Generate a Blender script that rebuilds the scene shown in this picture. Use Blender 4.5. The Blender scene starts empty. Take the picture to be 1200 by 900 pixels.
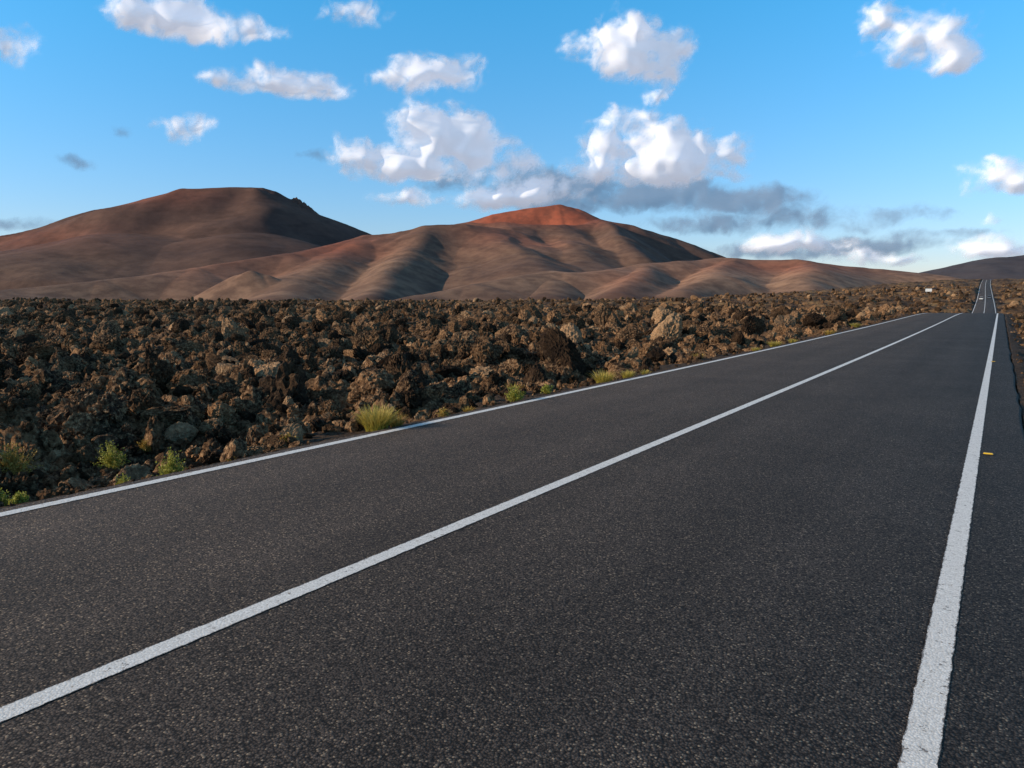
import bpy, bmesh, math, random
import numpy as np
from mathutils import Vector, noise as mnoise
random.seed(5); rng=np.random.default_rng(7)
scene=bpy.context.scene
try:
    scene.view_settings.view_transform='Standard'; scene.view_settings.look='None'; scene.view_settings.exposure=0
except Exception as e: print(e)

# ------------------------------------------------------------ frame of reference
CAMH=1.74; FPX=900.0
PITCH=math.atan(98/900.0); YAW=math.radians(32.3)
f0=np.array([-math.sin(YAW),math.cos(YAW)]); r0=np.array([math.cos(YAW),math.sin(YAW)])
cp,sp=math.cos(PITCH),math.sin(PITCH)
def ray(px,py):
    up=(450-py)*cp-FPX*sp; fw=FPX*cp+(450-py)*sp
    return (px-600)/fw, up/fw           # right / forward , up / forward
def at(px,py,D):
    a,b=ray(px,py); return a*D, D, CAMH+b*D
def RD2XY(R,D): return R*r0[0]+D*f0[0], R*r0[1]+D*f0[1]
def XY2RD(X,Y): return X*r0[0]+Y*r0[1], X*f0[0]+Y*f0[1]
def ground_xy(px,py,z=0.0):
    a,b=ray(px,py); D=(z-CAMH)/b
    return RD2XY(a*D,D)+(D,)

# ------------------------------------------------------------ numpy noise
def h2(ix,iy,seed):
    n=(ix.astype(np.int64)*374761393+iy.astype(np.int64)*668265263+seed*974634777)&0xffffffff
    n=((n^(n>>13))*1274126177)&0xffffffff
    n=((n^(n>>15))*2246822519)&0xffffffff
    return (n^(n>>16))&0xffffff
def perlin(x,y,seed=0):
    ix=np.floor(x);iy=np.floor(y);fx=x-ix;fy=y-iy
    ux=fx*fx*fx*(fx*(fx*6-15)+10);uy=fy*fy*fy*(fy*(fy*6-15)+10)
    def g(a,b):
        an=h2(ix+a,iy+b,seed)*(2*math.pi/0x1000000)
        return np.cos(an)*(fx-a)+np.sin(an)*(fy-b)
    n00=g(0,0);n10=g(1,0);n01=g(0,1);n11=g(1,1)
    return ((n00*(1-ux)+n10*ux)*(1-uy)+(n01*(1-ux)+n11*ux)*uy)*1.5
def fbm(x,y,octv,seed=0,gain=.5):
    a=1.;s=0.;t=0.
    for o in range(octv):
        s=s+a*perlin(x*2**o+o*17.3,y*2**o-o*9.1,seed+o);t+=a;a*=gain
    return s/t*1.6
def billow(x,y,octv,seed=0,gain=.5):
    a=1.;s=0.;t=0.
    for o in range(octv):
        s=s+a*np.abs(perlin(x*2**o+o*11.3,y*2**o-o*5.1,seed+o))*2;t+=a;a*=gain
    return s/t
def ridged(x,y,octv,seed=0):
    a=1.;s=0.;t=0.
    for o in range(octv):
        s=s+a*(1-np.abs(perlin(x*2**o+o*7.3,y*2**o-o*3.1,seed+o))*1.8);t+=a;a*=.5
    return s/t
def worley(x,y,seed=0):
    ix=np.floor(x);iy=np.floor(y);best=np.full(x.shape,9.);idr=np.zeros(x.shape)
    for a in(-1,0,1):
        for b in(-1,0,1):
            cx=ix+a;cy=iy+b
            hh=h2(cx,cy,seed);jx=cx+(hh&0xfff)/0x1000;jy=cy+(hh>>12)/0x1000
            d=np.hypot(jx-x,jy-y);m=d<best
            best=np.where(m,d,best);idr=np.where(m,((hh>>6)&0xfff)/0x1000,idr)
    return best,idr
def sstep(a,b,x):
    t=np.clip((x-a)/(b-a),0,1);return t*t*(3-2*t)
def blur(A,sg):
    k=np.exp(-.5*(np.arange(-int(3*sg),int(3*sg)+1)/sg)**2);k/=k.sum()
    A=np.apply_along_axis(lambda v:np.convolve(v,k,'same'),0,A)
    return np.apply_along_axis(lambda v:np.convolve(v,k,'same'),1,A)

# ------------------------------------------------------------ road profile
YK=np.arange(-300,6001,1.0)
pts=[(-300,0),(25,0),(60,.16),(88,.42),(104,.40),(140,-.7),(190,-3.2),(240,-4.2),(300,-2.4),(450,2.6),(650,11),(900,22),(1000,24),(1400,20),(6000,10)]
ZK=np.interp(YK,[p[0] for p in pts],[p[1] for p in pts])
k=np.exp(-.5*(np.arange(-36,37)/11.)**2);k/=k.sum()
ZK=np.convolve(np.pad(ZK,36,mode='edge'),k,'valid')
def roadz(Y): return np.interp(Y,YK,ZK)
def shift(Y): return -9*sstep(140,950,np.asarray(Y,float))
XL,XC,XR=-6.79,-3.46,-0.16
EL,ER=-7.02,0.36

def ground_h(X,Y,detail=True):
    rz=roadz(Y);xl=X-shift(Y);R,D=XY2RD(X,Y)
    off=np.maximum(EL-xl,xl-ER)
    rise=np.exp(-(np.maximum(off,0)/np.where(xl<0,190.,400.))**2)
    base=rz*rise
    wob=fbm(X*.3,Y*.3,2,40)*.6
    w=sstep(.15,1.7,off+wob*sstep(0,.8,off))
    left=xl<0
    drop=np.where(left,-.58,-.80)
    hum=fbm(X/9.,Y/9.,2,3)*.48+fbm(X/2.6,Y/2.6,2,11)*.30
    bigw=sstep(60,300,np.hypot(X,Y));hum=hum+bigw*(fbm(X/28.,Y/28.,3,5)*1.5+billow(X/11.,Y/11.,2,6)*1.1-.1)
    z=drop+hum+.10
    if detail:
        dx=fbm(X*1.2,Y*1.2,2,60)*.45;dy=fbm(X*1.2,Y*1.2,2,70)*.45
        F,i=worley((X+dx)/1.1,(Y+dy)/1.1,1)
        z=z+(.70-F)*.66*(i**1.4)
        F,i=worley((X+dx*.6)/.42,(Y+dy*.6)/.42,2)
        z=z+(.7-F)*.26*(.15+i)
        F,i=worley(X/.15+dx,Y/.15+dy,8)
        z=z+(.6-F)*.08
        z=z+(ridged(X/.55,Y/.55,3,21)-.6)*.18+fbm(X/.12,Y/.12,2,33)*.025
    z=np.minimum(z,.58+bigw*2.2)
    near=-.035-.03*sstep(0,.5,off)+ (fbm(X*5,Y*5,3,90)*.018 if detail else 0)
    under=-.14-.0022*np.maximum(Y,0)
    v=np.where(off<0.02,under,near)
    return base+np.where(off<.02,v,v*(1-w)+z*w), w, off, hum

# ------------------------------------------------------------ mesh helpers
def grid_mesh(name,X,Y,Z,mat,attrs=None,smooth=True,close=False):
    n,m=X.shape
    co=np.stack([X,Y,Z],-1).reshape(-1,3).astype(np.float32)
    i=np.arange(n-1)[:,None];j=np.arange(m if close else m-1)[None,:];j2=(j+1)%m
    q=np.stack([i*m+j,i*m+j2,(i+1)*m+j2,(i+1)*m+j],-1).reshape(-1,4).astype(np.int32)
    return raw_mesh(name,co,q,mat,attrs,smooth)
def raw_mesh(name,co,q,mat,attrs=None,smooth=True):
    me=bpy.data.meshes.new(name);kk=q.shape[1]
    me.vertices.add(len(co));me.vertices.foreach_set('co',np.asarray(co,np.float32).ravel())
    me.loops.add(q.size);me.loops.foreach_set('vertex_index',q.astype(np.int32).ravel())
    me.polygons.add(len(q));me.polygons.foreach_set('loop_start',np.arange(0,q.size,kk,dtype=np.int32))
    me.polygons.foreach_set('loop_total',np.full(len(q),kk,np.int32))
    me.polygons.foreach_set('use_smooth',np.full(len(q),smooth))
    for an,v in (attrs or {}).items():
        a=me.attributes.new(an,'FLOAT','POINT');a.data.foreach_set('value',np.asarray(v,np.float32).ravel())
    me.update(calc_edges=True)
    if mat: me.materials.append(mat)
    ob=bpy.data.objects.new(name,me);scene.collection.objects.link(ob);return ob

# ------------------------------------------------------------ material helpers
class NT:
    def __init__(s,tree): s.t=tree;s.n=tree.nodes;s.l=tree.links
    def new(s,typ,**kw):
        nd=s.n.new(typ)
        for k_,v in kw.items(): setattr(nd,k_,v)
        return nd
    def put(s,sock,v):
        if isinstance(v,bpy.types.NodeSocket): s.l.new(v,sock)
        elif v is not None:
            sock.default_value=v
    def math(s,op,a,b=None,c=None,clamp=False):
        nd=s.new('ShaderNodeMath',operation=op,use_clamp=clamp)
        for i_,v in enumerate((a,b,c)):
            if v is not None: s.put(nd.inputs[i_],v)
        return nd.outputs[0]
    def vmath(s,op,a,b=None,c=None,out=0):
        nd=s.new('ShaderNodeVectorMath',operation=op)
        for i_,v in enumerate((a,b,c)):
            if v is not None: s.put(nd.inputs[i_],v)
        return nd.outputs[out]
    def noise(s,vec,scale,detail=4,rough=.55,dist=0):
        nd=s.new('ShaderNodeTexNoise');s.put(nd.inputs['Vector'],vec)
        nd.inputs['Scale'].default_value=scale;nd.inputs['Detail'].default_value=detail
        nd.inputs['Roughness'].default_value=rough;nd.inputs['Distortion'].default_value=dist
        return nd.outputs[0]
    def mapr(s,v,a,b,c=0.,d=1.,smooth=False):
        nd=s.new('ShaderNodeMapRange');nd.clamp=True
        if smooth: nd.interpolation_type='SMOOTHSTEP'
        s.put(nd.inputs[0],v)
        for i_,x in enumerate((a,b,c,d)): nd.inputs[i_+1].default_value=x
        return nd.outputs[0]
    def mix(s,f,a,b,mode='MIX'):
        nd=s.new('ShaderNodeMix',data_type='RGBA',blend_type=mode)
        s.put(nd.inputs[0],f)
        for idx,v in ((6,a),(7,b)):
            if isinstance(v,tuple): v=v if len(v)==4 else v+(1,)
            s.put(nd.inputs[idx],v)
        return nd.outputs[2]
    def scale(s,c,f):
        nd=s.vmath('SCALE',c).node;s.put(nd.inputs['Scale'],f);return nd.outputs[0]
    def pos(s): return s.new('ShaderNodeNewGeometry').outputs['Position']
    def attr(s,name): return s.new('ShaderNodeAttribute',attribute_name=name).outputs['Fac']
    def bump(s,h,strength,dist,normal=None):
        nd=s.new('ShaderNodeBump');nd.inputs['Strength'].default_value=strength;nd.inputs['Distance'].default_value=dist
        s.put(nd.inputs['Height'],h)
        if normal is not None: s.l.new(normal,nd.inputs['Normal'])
        return nd.outputs[0]
def material(name,rough=.9,spec=.3):
    m=bpy.data.materials.new(name);m.use_nodes=True
    t=NT(m.node_tree);b=m.node_tree.nodes['Principled BSDF']
    b.inputs['Roughness'].default_value=rough
    b.inputs['Specular IOR Level'].default_value=spec
    return m,t,b
def simple(name,col,rough=.6,spec=.4,var=.15):
    m,t,b=material(name,rough,spec)
    n=t.noise(t.pos(),9,3)
    c=t.mix(n,tuple(x*(1-var) for x in col),tuple(min(1,x*(1+var)) for x in col))
    t.put(b.inputs['Base Color'],c);return m

# lava
def lava_mat(name,inst=False):
    m,t,b=material(name,.95,.08)
    p=t.pos()
    mid=t.noise(p,1.3,4,.62); fine=t.noise(p,14,4,.68)
    c=t.mix(t.mapr(mid,.38,.62),(.032,.020,.014),(.185,.098,.048))
    c=t.mix(t.mapr(fine,.50,.68,0,.8),c,(.42,.26,.14))
    c=t.mix(t.mapr(fine,.36,.46,.85,0),c,(.012,.008,.006))  # crevice shade painted dark at bump lows, sunlit tan at bump highs above
    if inst:
        oi=t.new('ShaderNodeObjectInfo').outputs['Random']
        c=t.mix(t.mapr(oi,.0,.4,.85,0),c,(.022,.014,.010))
        c=t.mix(t.mapr(oi,.90,1.,0,.45),c,(.34,.22,.125))
        c=t.scale(c,t.mapr(oi,.3,.9,.7,1.45))
    else:
        w=t.attr('lava')
        ash=t.mix(t.mapr(fine,.35,.62),(.022,.015,.012),(.10,.066,.042))
        c=t.mix(t.mapr(w,.25,.7),ash,c)
        pat=t.noise(t.vmath('MULTIPLY',p,(1,1,6)),.05,6,.75)
        c=t.mix(t.math('MULTIPLY',t.attr('far'),t.mapr(pat,.52,.60,0,.75)),c,(.27,.165,.075))
        c=t.mix(t.math('MULTIPLY',t.attr('far'),t.mapr(pat,.42,.49,.85,0)),c,(.024,.017,.013))
    t.put(b.inputs['Base Color'],c)
    t.put(b.inputs['Normal'],t.bump(fine,1.,.06))
    return m
M_lava=lava_mat('lava_ground'); M_rock=lava_mat('lava_rock',True)

def asphalt_nodes(t):
    p=t.pos()
    v=t.new('ShaderNodeTexVoronoi');t.put(v.inputs['Vector'],p);v.inputs['Scale'].default_value=88
    sep=t.new('ShaderNodeSeparateColor');t.put(sep.inputs[0],v.outputs['Color'])
    rnd=sep.outputs[0]
    c=t.mix(t.mapr(rnd,.0,.8),(.036,.027,.0225),(.122,.091,.072))
    c=t.mix(t.mapr(rnd,.90,.97),c,(.33,.240,.165))
    c=t.mix(t.mapr(v.outputs['Distance'],.42,.72,0,.9),c,(.014,.012,.011))
    lg=t.noise(p,.5,5,.65)
    c=t.scale(c,t.mapr(lg,.3,.7,.82,1.20))
    return p,v,c,rnd
M_asph,t,b=material('asphalt',.88,.2)
p,v,c,rnd=asphalt_nodes(t)
sx=t.new('ShaderNodeSeparateXYZ');t.put(sx.inputs[0],p)
w1=t.math('COSINE',t.math('MULTIPLY',t.math('ADD',sx.outputs[0],.16+.85),2*math.pi/1.66))
streak=t.noise(t.vmath('MULTIPLY',p,(2.2,.06,1)),1.,3,.6)
t.put(b.inputs['Base Color'],t.scale(c,t.math('MULTIPLY',t.mapr(w1,-1,1,.94,1.07),t.mapr(streak,.3,.7,.9,1.1))))
hh=t.math('ADD',t.math('MULTIPLY',t.math('SUBTRACT',1.,v.outputs['Distance']),.6),t.math('MULTIPLY',rnd,.9))
t.put(b.inputs['Normal'],t.bump(hh,.8,.005))
M_paint,t,b=material('road_paint',.6,.3)
p,v,c,rnd=asphalt_nodes(t)
wear=t.math('ADD',t.math('MULTIPLY',rnd,.32),t.noise(p,16,4,.7))
edge=t.mapr(t.attr('edge'),.72,1.,0,1)
mask2=t.mapr(t.math('ADD',wear,t.math('MULTIPLY',edge,.38)),.84,.90)
white=t.mix(t.mapr(rnd,0,1),(.70,.655,.60),(.90,.86,.81))
white=t.mix(t.mapr(v.outputs['Distance'],.42,.75,0,.35),white,(.3,.28,.26))
t.put(b.inputs['Base Color'],t.mix(t.math('MULTIPLY',mask2,.85),white,c))
t.put(b.inputs['Normal'],t.bump(t.math('ADD',rnd,t.math('SUBTRACT',1.,v.outputs['Distance'])),.5,.003))

# hills
def hill_mat(name,base,warm,red):
    m,t,b=material(name,.97,.1)
    p=t.pos();n1=t.noise(p,.0045,6,.6);n2=t.noise(p,.03,5,.65)
    sc=t.vmath('MULTIPLY',p,(1,1,5.));n4=t.noise(sc,.008,4,.6,.6)
    c=t.mix(t.mapr(n1,.40,.60),base,warm)
    c=t.mix(t.mapr(n4,.48,.66,0,.5),c,tuple(x*.6 for x in base))
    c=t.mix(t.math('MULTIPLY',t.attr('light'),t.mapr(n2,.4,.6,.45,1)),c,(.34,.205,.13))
    c=t.mix(t.math('MULTIPLY',t.attr('red'),t.mapr(n2,.3,.6,.55,1)),c,red)
    c=t.scale(c,t.mapr(n2,.3,.7,.88,1.12))
    t.put(b.inputs['Base Color'],c)
    t.put(b.inputs['Normal'],t.bump(n2,.2,4.))
    return m
M_hill=hill_mat('volcanic_ash',(.084,.050,.043),(.128,.072,.055),(.37,.10,.055))
M_far=hill_mat('distant_ash',(.07,.06,.068),(.08,.07,.075),(.1,.07,.07))

# ------------------------------------------------------------ ground sheet
az_f=np.arctan((np.linspace(-170,1370,1000)-600)/FPX)
a0,a1=az_f[0],az_f[-1]
az_b=np.linspace(a1,a0+2*math.pi,120)[1:-1]
az=np.concatenate([az_f,az_b])
rr=np.concatenate([np.linspace(.4,5.5,14),np.exp(np.arange(math.log(5.8),math.log(150),.0068)),
    np.exp(np.arange(math.log(151),math.log(1400),.0100)),np.geomspace(1420,30000,30)])
Rr,Aa=np.meshgrid(rr,az,indexing='ij')
X,Y=RD2XY(Rr*np.sin(Aa),Rr*np.cos(Aa))
Z,W,OFF,_=ground_h(X,Y)
grid_mesh('ground',X,Y,Z,M_lava,{'lava':W,'far':sstep(60,260,np.hypot(X,Y))},close=True)

# ------------------------------------------------------------ road
YR=np.concatenate([np.arange(-60,1600,1.0)])
cols=[EL-.10,EL,EL+.03,XC,ER-.03,ER,ER+.10]
zo=[-.22,-.015,0,0.0,0,-.015,-.25]
jl=fbm(YR*.8,YR*0+3.3,3,7)*.05;jr=fbm(YR*.8,YR*0+8.3,3,9)*.04
X=np.stack([cx+shift(YR)+(jl*1.0 if i_<3 else (jr if i_>3 else 0)) for i_,cx in enumerate(cols)],1)
Y=np.repeat(YR[:,None],len(cols),1);Z=np.stack([roadz(YR)+z_ for z_ in zo],1)
grid_mesh('road',X,Y,Z,M_asph)
def line(name,xc,w):
    Yl=np.concatenate([np.arange(-20,70,.04),np.arange(70,1500,1.)])
    seed=int(abs(xc)*100)
    ja=fbm(Yl*9,Yl*0+seed,3,seed)*.007;jb=fbm(Yl*9,Yl*0+seed+5,3,seed+9)*.007
    s=shift(Yl);h=w/2
    wid=1+sstep(80,500,Yl)*.6
    X=np.stack([xc+s-h*wid+ja,xc+s-h*.8*wid,xc+s,xc+s+h*.8*wid,xc+s+h*wid+jb],1)
    Y=np.repeat(Yl[:,None],5,1);Z=np.repeat((roadz(Yl)+.0045)[:,None],5,1)
    e=np.repeat(np.array([[1.,.6,0,.6,1.]]),len(Yl),0)
    return grid_mesh(name,X,Y,Z,M_paint,{'edge':e})
for nm,xc,w in(('left_edge_line',XL,.135),('centre_line',XC,.13),('right_edge_line',XR,.13)):
    o=line(nm,xc,w);o.parent=bpy.data.objects['road']

# ------------------------------------------------------------ hills
def ridge_field(R,D,ridges,ks=6.):
    acc=None
    for pl,slope,rad in ridges:
        P=[at(*q) for q in pl]
        best=np.full(R.shape,-1e4)
        for A,B in zip(P[:-1],P[1:]):
            dx,dy=B[0]-A[0],B[1]-A[1];L=dx*dx+dy*dy
            tt=np.clip(((R-A[0])*dx+(D-A[1])*dy)/L,0,1)
            d=np.hypot(R-A[0]-tt*dx,D-A[1]-tt*dy)
            h=A[2]+tt*(B[2]-A[2])-slope*(np.sqrt(d*d+rad*rad)-rad)
            best=np.maximum(best,h)
        if acc is None: acc=best
        else:
            mx=np.maximum(acc,best);mn=np.minimum(acc,best)
            acc=mx+ks*np.log1p(np.exp(np.clip((mn-mx)/ks,-30,0)))*.6
    return acc
def hill(name,px0,px1,d0,d1,nx,nd,ridges,mat,redf=None,lightf=None,extra=None,gul=1.,ks=6.):
    px=np.linspace(px0,px1,nx);dd=np.geomspace(d0,d1,nd)
    Dm,Pm=np.meshgrid(dd,px,indexing='ij');Rm=(Pm-600)/FPX*Dm
    wx=fbm(Rm/300,Dm/300,2,13)*38;wy=fbm(Rm/300,Dm/300,2,14)*45
    wr=.3
    Zm=ridge_field(Rm+wx*wr,Dm+wy,ridges,ks)
    rel=np.clip(Zm/140,0,1)
    Zm=Zm-(1-ridged((Rm)/170.,Dm/300.,2,31))*7*gul*rel+fbm(Rm/60,Dm/60,4,32)*1.3*gul*rel
    if extra is not None: Zm=extra(Rm,Dm,Zm)
    fade=sstep(px0,px0+40,Pm)*sstep(px1,px1-40,Pm)*sstep(d0,d0*1.05,Dm)
    Zm=np.maximum(Zm,-25);Zm=-25+(Zm+25)*fade
    red=redf(Pm,Rm,Dm,Zm) if redf else np.zeros_like(Zm)
    li=lightf(Pm,Rm,Dm,Zm) if lightf else np.zeros_like(Zm)
    Xw,Yw=RD2XY(Rm,Dm)
    return grid_mesh(name,Xw,Yw,Zm,mat,{'red':red,'light':li})
g2=lambda x,y,a,b:np.exp(-(x/a)**2-(y/b)**2)
DL=2500
L=[([(-420,325,DL),(-150,306,DL),(0,279,DL),(60,261,DL),(110,245,DL),(160,231,DL),(195,223,DL),(225,220.5,DL),(270,220,DL),(308,220,DL),(322,224,DL),(345,239,DL),(368,257,DL),(398,277,DL),(440,305,DL)],.66,8),
   ([(215,222,2440),(300,221,2440)],.60,20),
   ([(346,233,DL+10),(353,235,DL+10),(358,241,DL+10),(366,246,DL+10)],1.6,2),
   ([(180,240,2350),(150,275,2150),(130,320,1850)],.33,160),
   ([(290,232,2400),(300,275,2150),(310,320,1850)],.36,140),
   ([(60,275,2400),(20,305,2100),(-20,335,1800)],.30,140),
   ([(-200,315,2100),(-100,325,1900)],.3,80)]
def crag(R,D,Z):
    a,b_,_=at(356,243,DL)
    return Z+g2(R-a,D-b_,30,60)*np.maximum(0,fbm(R/9.,D/14.,3,5)*11+3)
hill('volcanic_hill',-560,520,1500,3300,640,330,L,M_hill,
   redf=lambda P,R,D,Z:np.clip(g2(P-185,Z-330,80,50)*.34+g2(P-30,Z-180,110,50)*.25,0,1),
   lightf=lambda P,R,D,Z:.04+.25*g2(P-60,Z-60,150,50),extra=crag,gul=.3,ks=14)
V=[([(420,300,2500),(470,282,2500),(530,262,2500),(580,249,2500),(628,241,2500),(657,237,2520),(676,243,2520),(700,254,2480),(740,263,2450),(790,278,2450),(832,294,2450),(860,308,2450),(930,335,2400)],.50,12),
   ([(545,262,2300),(600,261,2230),(650,262,2220),(688,257,2320),(700,255,2400)],.55,14),
   ([(700,256,2350),(728,275,2050),(750,300,1780)],.60,20),
   ([(600,262,2220),(610,285,1900),(590,305,1650)],.42,70),
   ([(650,262,2210),(672,285,1950),(680,305,1700)],.42,60),
   ([(380,292,2000),(430,277,1950),(470,269,1950),(500,263,1950),(545,262,2000),(600,269,2050)],.46,18),
   ([(500,264,1950),(484,290,1700),(455,318,1450),(440,345,1200)],.55,28),
   ([(565,268,2000),(610,296,1650),(640,320,1400),(640,345,1200)],.44,45),
   ([(430,278,1950),(395,302,1650),(350,322,1400),(330,345,1200)],.42,45),
   ([(430,278,1950),(340,296,1750),(230,312,1550),(120,327,1400),(-20,341,1250),(-200,345,1200)],.34,20),
   ([(278,321,1330),(292,316,1330),(310,322,1330)],.60,8)]
def crater(R,D,Z):
    a,b_,c_=at(640,250,2370)
    return Z-42*g2(R-a,D-b_,95,85)
def redV(P,R,D,Z):
    return np.clip(1.7*g2(P-622,D-2420,72,280)*sstep(180,255,Z)+.55*g2(P-400,D-1800,60,200)*sstep(50,115,Z)+.5*g2(P-610,D-1950,60,160)+.3*g2(P-270,D-1550,80,160),0,1)
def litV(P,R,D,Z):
    return np.clip(.45*sstep(1500,1250,D)*sstep(1130,1230,D)+.5*g2(P-300,D-1500,170,130)+.5*g2(P-640,D-1900,80,300)+.45*g2(P-470,D-1650,70,250)+.12,0,1)  # sandy dune tan, plus sunlit tone painted on the mid-ridge lobes
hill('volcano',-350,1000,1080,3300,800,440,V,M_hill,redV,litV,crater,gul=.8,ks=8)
Fh=[([(600,338,1300),(660,322,1400),(760,309,1550),(850,301,1650),(930,304,1650),(1010,312,1650),(1080,319,1600),(1135,327,1500)],.36,28),
   ([(760,309,1550),(742,326,1300),(725,342,1150)],.46,22),
   ([(860,302,1620),(838,320,1350),(800,340,1180)],.46,22),
   ([(950,306,1620),(945,322,1350),(950,340,1180)],.40,26),
   ([(640,318,1420),(560,333,1250),(500,345,1180)],.34,30)]
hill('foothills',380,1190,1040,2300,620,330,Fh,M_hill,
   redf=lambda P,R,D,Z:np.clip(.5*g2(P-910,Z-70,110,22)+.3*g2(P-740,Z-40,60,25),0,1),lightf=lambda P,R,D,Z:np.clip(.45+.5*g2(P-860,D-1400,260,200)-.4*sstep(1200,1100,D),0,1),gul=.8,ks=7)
DH=[([(1040,330,3500),(1105,323,3500),(1140,309,3500),(1175,301,3500),(1215,297,3500),(1280,295,3500),(1400,310,3500),(1700,335,3500)],.25,80)]
hill('distant_hill',980,1900,2300,4600,240,120,DH,M_far,gul=.6)

# ------------------------------------------------------------ lava rocks
kit=bpy.data.collections.new('lava_rock_shapes')
NR=10
for i_ in range(NR):
    bm=bmesh.new();bmesh.ops.create_icosphere(bm,subdivisions=5 if i_<7 else 4,radius=1)
    o=Vector((i_*13.7,i_*5.1,i_*3.3));sq=Vector((random.uniform(.8,1.25),random.uniform(.65,1.1),random.uniform(.5,.95)))
    block=i_<6
    pls=[(Vector((random.gauss(0,1),random.gauss(0,1),random.gauss(0,1))).normalized(),random.uniform(.55,.95)) for _ in range(15)]
    for v_ in bm.verts:
        d=v_.co.normalized()
        if block:
            dj=(d+.10*mnoise.noise_vector(d*2.2+o)).normalized()
            r=1.25
            for n_,h_ in pls:
                q_=dj.dot(n_)
                if q_>.1: r=min(r,h_/q_)
            dist,_=mnoise.voronoi(d*3.6+o);r+=.16*(dist[1]-dist[0])-.06
            r+=.07*mnoise.noise(d*7+o)+.055*mnoise.noise(d*15+o)+.03*mnoise.noise(d*30+o)
        else:
            r=.74+.36*mnoise.noise(d*1.3+o)
            dist,_=mnoise.voronoi(d*1.9+o);r+=.38*min(.5,dist[1]-dist[0])-.10
            dist,_=mnoise.voronoi(d*4.8+o);r+=.20*(dist[1]-dist[0])-.06
            r+=.10*mnoise.noise(d*13+o)+.05*mnoise.noise(d*27+o)
        v_.co=Vector((d.x*sq.x,d.y*sq.y,d.z*sq.z))*r
    for f_ in bm.faces:f_.smooth=False
    me=bpy.data.meshes.new('lava_rock_shape');bm.to_mesh(me);bm.free();me.materials.append(M_rock)
    kit.objects.link(bpy.data.objects.new('lava_rock_shape',me))
def scatter(name,P,rot,scl,idx):
    me=bpy.data.meshes.new(name);me.vertices.add(len(P));me.vertices.foreach_set('co',P.astype(np.float32).ravel())
    for nme,typ,val,key in(('rot','FLOAT_VECTOR',rot,'vector'),('scl','FLOAT_VECTOR',scl,'vector'),('idx','INT',idx,'value')):
        a=me.attributes.new(nme,typ,'POINT');a.data.foreach_set(key,(val.astype(np.int32) if typ=='INT' else val.astype(np.float32)).ravel())
    ob=bpy.data.objects.new(name,me);scene.collection.objects.link(ob)
    ng=bpy.data.node_groups.new(name,'GeometryNodeTree')
    ng.interface.new_socket('Geometry',in_out='INPUT',socket_type='NodeSocketGeometry')
    ng.interface.new_socket('Geometry',in_out='OUTPUT',socket_type='NodeSocketGeometry')
    N=ng.nodes;Lk=ng.links
    gi=N.new('NodeGroupInput');go=N.new('NodeGroupOutput');io=N.new('GeometryNodeInstanceOnPoints')
    ci=N.new('GeometryNodeCollectionInfo');ci.inputs['Collection'].default_value=kit
    ci.inputs['Separate Children'].default_value=True;ci.inputs['Reset Children'].default_value=True
    def na(n_,ty):
        q=N.new('GeometryNodeInputNamedAttribute');q.data_type=ty;q.inputs['Name'].default_value=n_
        return q.outputs['Attribute']
    e=N.new('FunctionNodeEulerToRotation')
    Lk.new(na('rot','FLOAT_VECTOR'),e.inputs[0]);Lk.new(e.outputs[0],io.inputs['Rotation'])
    Lk.new(na('scl','FLOAT_VECTOR'),io.inputs['Scale']);Lk.new(na('idx','INT'),io.inputs['Instance Index'])
    io.inputs['Pick Instance'].default_value=True
    Lk.new(gi.outputs[0],io.inputs['Points']);Lk.new(ci.outputs[0],io.inputs['Instance']);Lk.new(io.outputs[0],go.inputs[0])
    md=ob.modifiers.new('scatter','NODES');md.node_group=ng
    return ob
n=60000;nb=2200
pxs=rng.uniform(-300,1450,n+nb);Ds=np.exp(np.concatenate([rng.uniform(math.log(5.5),math.log(600),n),rng.uniform(math.log(8),math.log(140),nb)]))
Rs=(pxs-600)/FPX*Ds;Xs,Ys=RD2XY(Rs,Ds)
zz,ww,off,hm=ground_h(Xs,Ys)
size=.042*(Ds/8)**.70*np.exp(rng.normal(0,.8,n+nb));size=np.clip(size,.018,.7+Ds/500)
isb=np.arange(n+nb)>=n
size=np.where(isb,rng.uniform(.10,.36,n+nb)*(Ds/12)**.35,size)
size=np.minimum(size,np.maximum(.02,(off-.05)*.30))
keep=(off>.12)&((rng.uniform(0,1,n+nb)<(.45+.55*ww)*np.clip(.6+1.1*hm,.15,1))|(isb&(off>.45)))
Xs,Ys,zz,size=Xs[keep],Ys[keep],zz[keep],size[keep];n=len(Xs)
print('rocks',n)
scatter('lava_rocks',np.stack([Xs,Ys,zz+size*.15],1),rng.uniform(0,6.28,(n,3)),size[:,None]*rng.uniform(.7,1.3,(n,3)),rng.integers(0,NR,n))

# ------------------------------------------------------------ plants
def leaf_mat(name,a,b_,dry):
    m,t,b=material(name,.6,.3)
    p=t.pos();c=t.mix(t.mapr(t.noise(p,22,3),.35,.65),a,b_)
    c=t.mix(t.mapr(t.attr('tip'),.3,1.,0,.7),c,dry)
    t.put(b.inputs['Base Color'],c)
    tr=t.new('ShaderNodeBsdfTranslucent');t.put(tr.inputs['Color'],c)
    mx=t.new('ShaderNodeMixShader');mx.inputs[0].default_value=.3
    out=m.node_tree.nodes['Material Output']
    t.l.new(b.outputs[0],mx.inputs[1]);t.l.new(tr.outputs[0],mx.inputs[2]);t.l.new(mx.outputs[0],out.inputs[0])
    return m
M_grass=leaf_mat('dry_grass',(.30,.25,.04),(.50,.39,.06),(.66,.48,.14))
M_leaf=leaf_mat('green_leaf',(.17,.19,.03),(.36,.34,.05),(.48,.38,.07))
M_ochre=leaf_mat('ochre_leaf',(.26,.18,.04),(.42,.27,.05),(.54,.33,.08))
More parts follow.
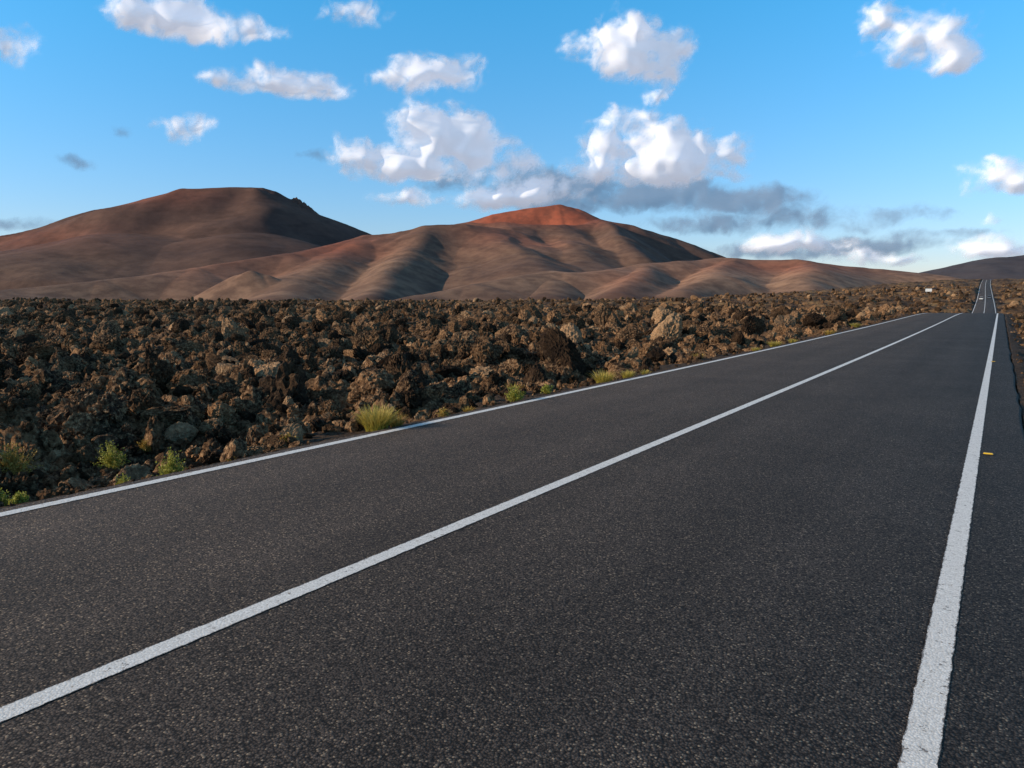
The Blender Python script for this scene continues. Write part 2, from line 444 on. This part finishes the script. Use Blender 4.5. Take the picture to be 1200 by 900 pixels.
def gz1(x,y): return float(ground_h(np.array([x]),np.array([y]))[0][0])
def blades(name,x,y,rad,hgt,nb,mat,wid=.006):
    co=[];q=[];tip=[];z0=gz1(x,y)
    for _ in range(nb):
        a=random.uniform(0,6.283);r_=rad*.45*math.sqrt(random.random());bx,by=x+math.cos(a)*r_,y+math.sin(a)*r_
        lean=random.uniform(.1,1.)*rad*.9;h=hgt*random.uniform(.55,1.)*(1-.35*lean/rad)
        a2=a+random.uniform(-.7,.7);pw=a2+1.57+random.uniform(-.8,.8);bz=z0-.03
        st=len(co)
        for s_ in range(5):
            u=s_/4;w=wid*(1-u)**.6+.0008
            cx=bx+math.cos(a2)*lean*u**1.7;cy=by+math.sin(a2)*lean*u**1.7;cz=bz+h*(u-.18*u*u)
            co+= [(cx+math.cos(pw)*w,cy+math.sin(pw)*w,cz),(cx-math.cos(pw)*w,cy-math.sin(pw)*w,cz)];tip+=[u,u]
        for s_ in range(4):
            k_=st+2*s_;q.append((k_,k_+1,k_+3,k_+2))
    return raw_mesh(name,np.array(co),np.array(q),mat,{'tip':np.array(tip)},True)
def shrub(name,x,y,rad,hgt,nst,mat,ls=.022):
    co=[];q=[];tip=[];z0=gz1(x,y)-.03
    for _ in range(nst):
        a=random.uniform(0,6.283);el=math.radians(random.uniform(15,88))
        le=random.uniform(.55,1.1)
        ex,ey,ez=x+math.cos(a)*math.cos(el)*rad*le,y+math.sin(a)*math.cos(el)*rad*le,z0+(.15+.85*math.sin(el))*hgt*le
        st=len(co);w=.004
        co+=[(x-w,y,z0),(x+w,y,z0),(ex+w*.4,ey,ez),(ex-w*.4,ey,ez)];tip+=[1,1,.5,.5];q.append((st,st+1,st+2,st+3))
        for k_ in range(random.randint(9,15)):
            u=random.uniform(.5,1.05);px_,py_,pz_=x+(ex-x)*u,y+(ey-y)*u,z0+(ez-z0)*u
            d=Vector((random.gauss(0,1),random.gauss(0,1),random.gauss(.5,.8))).normalized()
            sd=d.cross(Vector((random.gauss(0,1),random.gauss(0,1),random.gauss(0,1)))).normalized()
            l_=ls*random.uniform(.7,1.5);b0=Vector((px_,py_,pz_))+d*random.uniform(0,.02)
            st=len(co)
            co+=[tuple(b0),tuple(b0+d*l_*.5+sd*l_*.28),tuple(b0+d*l_),tuple(b0+d*l_*.5-sd*l_*.28)];rr_=random.random()*.6
            tip+=[rr_,rr_,rr_+.2,rr_];q.append((st,st+1,st+2,st+3))
    return raw_mesh(name,np.array(co),np.array(q),mat,{'tip':np.array(tip)},False)
def nt(px,py,wpx,hpx,kind,mat,n_=None):
    x,y,D=ground_xy(px,py,-.05);ra=wpx/2*D/FPX;hh_=hpx*D/FPX
    xl=x-float(shift(y))
    if EL-ra*.5<xl<0: x=EL-ra*.6
    # settle each plant on nearby high ground
    bz=gz1(x,y);bb=(x,y)
    for _ in range(14):
        xx,yy=x+random.uniform(-.35,.1)*max(1,D/12),y+random.uniform(-.3,.3)*max(1,D/12)
        if EL-(xx-float(shift(yy)))<ra*.4: continue
        g_=gz1(xx,yy)
        if g_>bz: bz=g_;bb=(xx,yy)
    x,y=bb
    if kind=='g': blades('grass_tuft',x,y,ra,hh_,n_ or 260,mat,.004*max(1,D/12))
    else: shrub('shrub',x,y,ra,hh_,n_ or 70,mat,.022*max(1,D/12))
nt(455,506,58,46,'g',M_grass,600)
nt(482,500,30,26,'g',M_ochre,160)
nt(210,543,40,40,'s',M_leaf,120)
nt(120,558,32,30,'s',M_leaf,90)
nt(42,526,66,42,'s',M_ochre,180)
nt(98,518,44,34,'s',M_leaf,90)
nt(8,580,34,30,'s',M_leaf,90)
nt(45,582,24,16,'s',M_leaf,50)
nt(258,530,36,24,'s',M_ochre,90)
nt(330,520,22,14,'s',M_ochre,60)
nt(160,500,22,16,'s',M_ochre,60)
nt(610,472,30,20,'s',M_leaf,80)
nt(608,452,30,26,'g',M_ochre,200)
nt(702,447,38,24,'g',M_grass,280)
nt(745,444,24,15,'g',M_grass,200)
nt(762,440,16,10,'g',M_grass,120)
nt(520,490,18,12,'s',M_ochre,50)
nt(560,483,20,12,'g',M_ochre,120)
nt(640,462,18,12,'s',M_leaf,60)
nt(832,423,22,10,'g',M_ochre,150)
nt(912,407,22,11,'g',M_grass,200)
nt(935,403,16,8,'g',M_grass,120)
nt(885,412,16,8,'g',M_grass,100)
nt(975,394,20,9,'g',M_ochre,140)
nt(1010,386,18,8,'g',M_grass,140)
for Yv in (14,19,25,31,38,46,55,64,74,84):
    x=ER+.55+random.uniform(0,.8);blades('grass_tuft',x,Yv+random.uniform(-2,2),.28,.38,160,random.choice([M_ochre,M_grass]),.008)

# ------------------------------------------------------------ reflectors, sign, cars
M_yel=simple('reflector_yellow',(.70,.42,.02),.5);M_wht=simple('sign_white',(.72,.72,.70),.5);M_metal=simple('galvanised_steel',(.35,.35,.36),.4)
M_tyre=simple('tyre_rubber',(.02,.02,.02),.8);M_glass=simple('dark_glass',(.015,.018,.022),.08,.6)
def box(name,cx,cy,cz,sx_,sy_,sz_,mat,bev=.0,parent=None,taper=None,loc=(0,0,0)):
    bm=bmesh.new();bmesh.ops.create_cube(bm,size=1)
    for v_ in bm.verts:
        top=v_.co.z>0
        v_.co=Vector((v_.co.x*sx_,v_.co.y*sy_,v_.co.z*sz_))
        if top and taper: v_.co.x*=taper[0];v_.co.y=v_.co.y*taper[1]+taper[2]
        v_.co+=Vector((cx,cy,cz))
    if bev: bmesh.ops.bevel(bm,geom=bm.edges[:],offset=bev,segments=2,affect='EDGES')
    me=bpy.data.meshes.new(name);bm.to_mesh(me);bm.free();me.materials.append(mat)
    ob=bpy.data.objects.new(name,me);scene.collection.objects.link(ob);ob.location=loc
    if parent: ob.parent=parent
    return ob
def empty(name,loc,rz=0):
    e=bpy.data.objects.new(name,None);scene.collection.objects.link(e);e.location=loc;e.rotation_euler=(0,0,rz);return e
for (px_,py_) in((1158,533),(1164,425)):
    x,y,D=ground_xy(px_,py_)
    e=empty('road_reflector',(x,y,float(roadz(y))),0)
    box('base',0,0,.005,.12,.10,.010,M_tyre,.003,e);box('lens',0,0,.015,.10,.07,.010,M_yel,.003,e,(.85,.6,0))
best=None
for Dq in range(120,700,10):
    R_,D_,Z_=at(1088,345,Dq);x,y=RD2XY(R_,D_);g=float(ground_h(np.array([x]),np.array([y]),False)[0][0])
    if best is None or abs(Z_-g)<best[0]: best=(abs(Z_-g),x,y,g,Dq)
print('sign',best)
_,x,y,gz,Dq=best
e=empty('information_sign',(x,y,gz-.3),YAW-.35);hs_=3.4*Dq/FPX
box('panel',0,0,1.1+hs_,2*hs_,.06,hs_,M_wht,.01,e)
for s_ in(-.6,.6): box('post',s_*hs_,.07,.55+hs_/2,.08,.08,1.1+hs_,M_metal,.01,e)
def car(Yc,lane,col,flip):
    m=simple('car_paint',col,.3,.5)
    x=lane+float(shift(Yc));sl=float(roadz(Yc+1)-roadz(Yc-1))/2
    e=empty('car',(x,Yc,float(roadz(Yc))),math.pi if flip else 0);e.rotation_euler[0]=math.atan(sl)*(-1 if flip else 1)
    box('lower_body',0,0,.52,1.76,4.2,.55,m,.12,e,(.95,.97,0))
    box('cabin',0,-.15,1.08,1.55,2.5,.62,M_glass,.10,e,(.8,.62,-.05))
    box('roof',0,-.2,1.40,1.22,1.45,.06,m,.02,e)
    box('front_light_left',-.6,2.02,.6,.35,.12,.15,M_wht,.02,e);box('front_light_right',.6,2.02,.6,.35,.12,.15,M_wht,.02,e)
    box('bumper',0,2.08,.38,1.6,.12,.2,M_tyre,.02,e)
    for sx_ in(-.8,.8):
        for sy_ in(-1.3,1.3):
            bm=bmesh.new();bmesh.ops.create_cone(bm,cap_ends=True,segments=20,radius1=.32,radius2=.32,depth=.22)
            for v_ in bm.verts: v_.co=Vector((v_.co.z+sx_,v_.co.x+sy_,v_.co.y+.32))
            bmesh.ops.bevel(bm,geom=bm.edges[:],offset=.02,segments=1,affect='EDGES')
            me=bpy.data.meshes.new('wheel');bm.to_mesh(me);bm.free();me.materials.append(M_tyre)
            o=bpy.data.objects.new('wheel',me);scene.collection.objects.link(o);o.parent=e
car(430,(XL+XC)/2,(.7,.7,.7),True)
car(452,(XC+XR)/2,(.08,.09,.11),False)

# ------------------------------------------------------------ camera, sun
cam=bpy.data.cameras.new('camera');co_=bpy.data.objects.new('camera',cam);scene.collection.objects.link(co_)
co_.location=(0,0,CAMH);co_.rotation_euler=(math.pi/2-PITCH,0,YAW);cam.lens=27;cam.sensor_width=36;cam.clip_start=.05;cam.clip_end=60000
scene.camera=co_
SB=math.radians(101);SE=math.radians(19)
sxy=f0*math.cos(SB)-r0*math.sin(SB)
sv=Vector((sxy[0]*math.cos(SE),sxy[1]*math.cos(SE),math.sin(SE)))
sun=bpy.data.lights.new('sun','SUN');sun.energy=5.;sun.angle=math.radians(.5);sun.color=(1,.80,.58)
so=bpy.data.objects.new('sun',sun);scene.collection.objects.link(so);so.rotation_euler=sv.to_track_quat('Z','Y').to_euler()

# ------------------------------------------------------------ world
wd=bpy.data.worlds.new('World');scene.world=wd;wd.use_nodes=True
T=NT(wd.node_tree);wd.node_tree.nodes.clear()
sky=T.new('ShaderNodeTexSky',sky_type='NISHITA');sky.sun_disc=False
sky.sun_elevation=SE;sky.sun_rotation=math.atan2(sxy[0],sxy[1]);sky.air_density=1.;sky.dust_density=.3;sky.ozone_density=1.5
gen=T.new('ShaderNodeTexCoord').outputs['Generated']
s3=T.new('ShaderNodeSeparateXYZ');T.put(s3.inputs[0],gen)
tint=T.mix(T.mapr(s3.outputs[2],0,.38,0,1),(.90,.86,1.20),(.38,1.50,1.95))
tint=T.mix(T.mapr(s3.outputs[2],.42,.70,0,1,True),tint,(1.0,.88,.76))  # overhead sky warmed above the view to cut blue ambient light
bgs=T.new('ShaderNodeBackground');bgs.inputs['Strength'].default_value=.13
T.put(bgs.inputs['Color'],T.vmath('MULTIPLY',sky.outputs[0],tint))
out=T.new('ShaderNodeOutputWorld');T.l.new(bgs.outputs[0],out.inputs[0])

# ------------------------------------------------------------ clouds (relief shells high over the plain, lit by the sun plus their own added glow)
def azel(px,py):
    a,b_=ray(px,py);az_=math.atan(a);el_=math.atan(b_*math.cos(az_))
    return math.degrees(az_),math.degrees(el_)
bright=[(160,12,48,26),(215,28,70,30),(290,32,45,20),(18,52,36,28),(415,17,36,20),
 (270,96,40,16),(340,98,62,24),(505,86,54,34),(455,97,30,18),
 (740,62,64,42),(775,85,30,28),(700,48,28,18),(768,112,18,18),
 (1035,28,34,32),(1080,48,60,36),(1120,72,34,20),
 (428,188,44,26),(508,162,56,46),(552,175,50,42),(490,200,95,20),(595,195,34,22),
 (735,172,56,44),(712,196,46,24),(790,185,60,38),(852,180,36,24),(770,206,95,16),
 (1165,210,44,24),(1195,214,34,18),(215,150,38,20),(1140,290,46,18),(1030,303,64,11),(1185,294,30,16),(920,286,70,14),(1160,262,24,10),
 (620,228,66,20),(490,235,52,14),(570,236,44,14)]
grey=[(650,220,110,20),(780,230,90,20),(870,238,90,20),(940,256,80,18),(995,268,34,10),(1065,251,50,12),(840,262,90,12),(600,204,50,14),(370,182,26,8),(700,240,110,12),(85,190,26,9),(20,262,80,10),(540,212,50,14),(145,154,18,8),(1100,275,70,8),(980,290,160,12)]
def cloud_layer(name,blobs,rad0,depth,nsc,amp,seed,mat,soft,flat,bias,sg):
    az_=np.radians(np.arange(-62,62,.085));el_=np.radians(np.arange(.3,32,.085))
    E,A=np.meshgrid(el_,az_,indexing='ij');Ad,Ed=np.degrees(A),np.degrees(E)
    wx=fbm(Ad/2.2,Ed/2.2,5,seed+50)*.55;wy=fbm(Ad/2.2,Ed/2.2,5,seed+60)*.45
    S=np.full(A.shape,-3.)
    for(cx,cy,rx,ry) in blobs:
        c=azel(cx,cy);w=(azel(cx+rx,cy)[0]-azel(cx-rx,cy)[0])/2;h=(azel(cx,cy-ry)[1]-azel(cx,cy+ry)[1])/2
        u=(Ad+wx-c[0])/w;v=(Ed+wy*.8-c[1])/h;v=np.where(v<0,v*flat,v)
        pk=min(1.15,.45+.55*math.sqrt(w*h)/2.2)
        s=pk*(1-(u*u+v*v)*.62)
        mx=np.maximum(S,s);mn=np.minimum(S,s);S=mx+.12*np.exp(np.clip((mn-mx)/.12,-30,0))
    nn=fbm(Ad/nsc,Ed/nsc*1.25,7,seed,.56)
    bl=billow(Ad/1.6+wx,Ed/1.35+wy,5,seed+20,.5)
    Tt=S-.28+bias+nn*amp+(bl-.42)*amp*.6
    alpha=sstep(0,soft,Tt)**1.2
    base=blur(np.clip(Tt+.15,0,1.4),sg)
    puff=fbm(Ad/1.5+wx*.6,Ed/1.2+wy*.6,3,seed+31,.42)
    th=base+.17*blur(puff,2.5)*np.clip(base*1.6,0,1)
    rad=rad0-depth*th
    ca=np.cos(E)*rad
    X,Y=RD2XY(ca*np.sin(A),ca*np.cos(A));Z=np.sin(E)*rad
    n_,m_=A.shape;co=np.stack([X,Y,Z],-1).reshape(-1,3)
    on=(alpha>0)
    cell=on[:-1,:-1]|on[1:,:-1]|on[:-1,1:]|on[1:,1:]
    ii,jj=np.nonzero(cell)
    q=np.stack([ii*m_+jj,ii*m_+jj+1,(ii+1)*m_+jj+1,(ii+1)*m_+jj],-1)
    used=np.unique(q);mp=np.zeros(n_*m_,np.int64);mp[used]=np.arange(len(used))
    return raw_mesh(name,co[used],mp[q],mat,{'alpha':alpha.ravel()[used]},True)
def cloud_mat(name,alb,em,amax,trf=.35):
    m=bpy.data.materials.new(name);m.use_nodes=True;t=NT(m.node_tree);m.node_tree.nodes.clear()
    d=t.new('ShaderNodeBsdfDiffuse');d.inputs[0].default_value=alb+(1,)
    tr=t.new('ShaderNodeBsdfTranslucent');tr.inputs[0].default_value=alb+(1,)
    mx=t.new('ShaderNodeMixShader');mx.inputs[0].default_value=trf;t.l.new(d.outputs[0],mx.inputs[1]);t.l.new(tr.outputs[0],mx.inputs[2])
    e=t.new('ShaderNodeEmission');e.inputs[0].default_value=em+(1,);e.inputs[1].default_value=1.  # constant glow stands in for light scattered inside the cloud
    ad=t.new('ShaderNodeAddShader');t.l.new(mx.outputs[0],ad.inputs[0]);t.l.new(e.outputs[0],ad.inputs[1])
    tp=t.new('ShaderNodeBsdfTransparent');mm=t.new('ShaderNodeMixShader')
    t.put(mm.inputs[0],t.math('MULTIPLY',t.attr('alpha'),amax))
    t.l.new(tp.outputs[0],mm.inputs[1]);t.l.new(ad.outputs[0],mm.inputs[2])
    o=t.new('ShaderNodeOutputMaterial');t.l.new(mm.outputs[0],o.inputs[0]);return m
cloud_layer('clouds',bright,9000,480,3.4,.62,7,cloud_mat('cumulus',(.84,.84,.86),(.27,.28,.33),.97,.4),.85,1.35,.10,5)
cloud_layer('grey_clouds',grey,12000,220,4.5,.45,77,cloud_mat('shaded_cloud',(.15,.17,.21),(.11,.18,.28),.88),.9,1.,.12,6)  # shade put into the dark albedo and bluish glow
print('done')
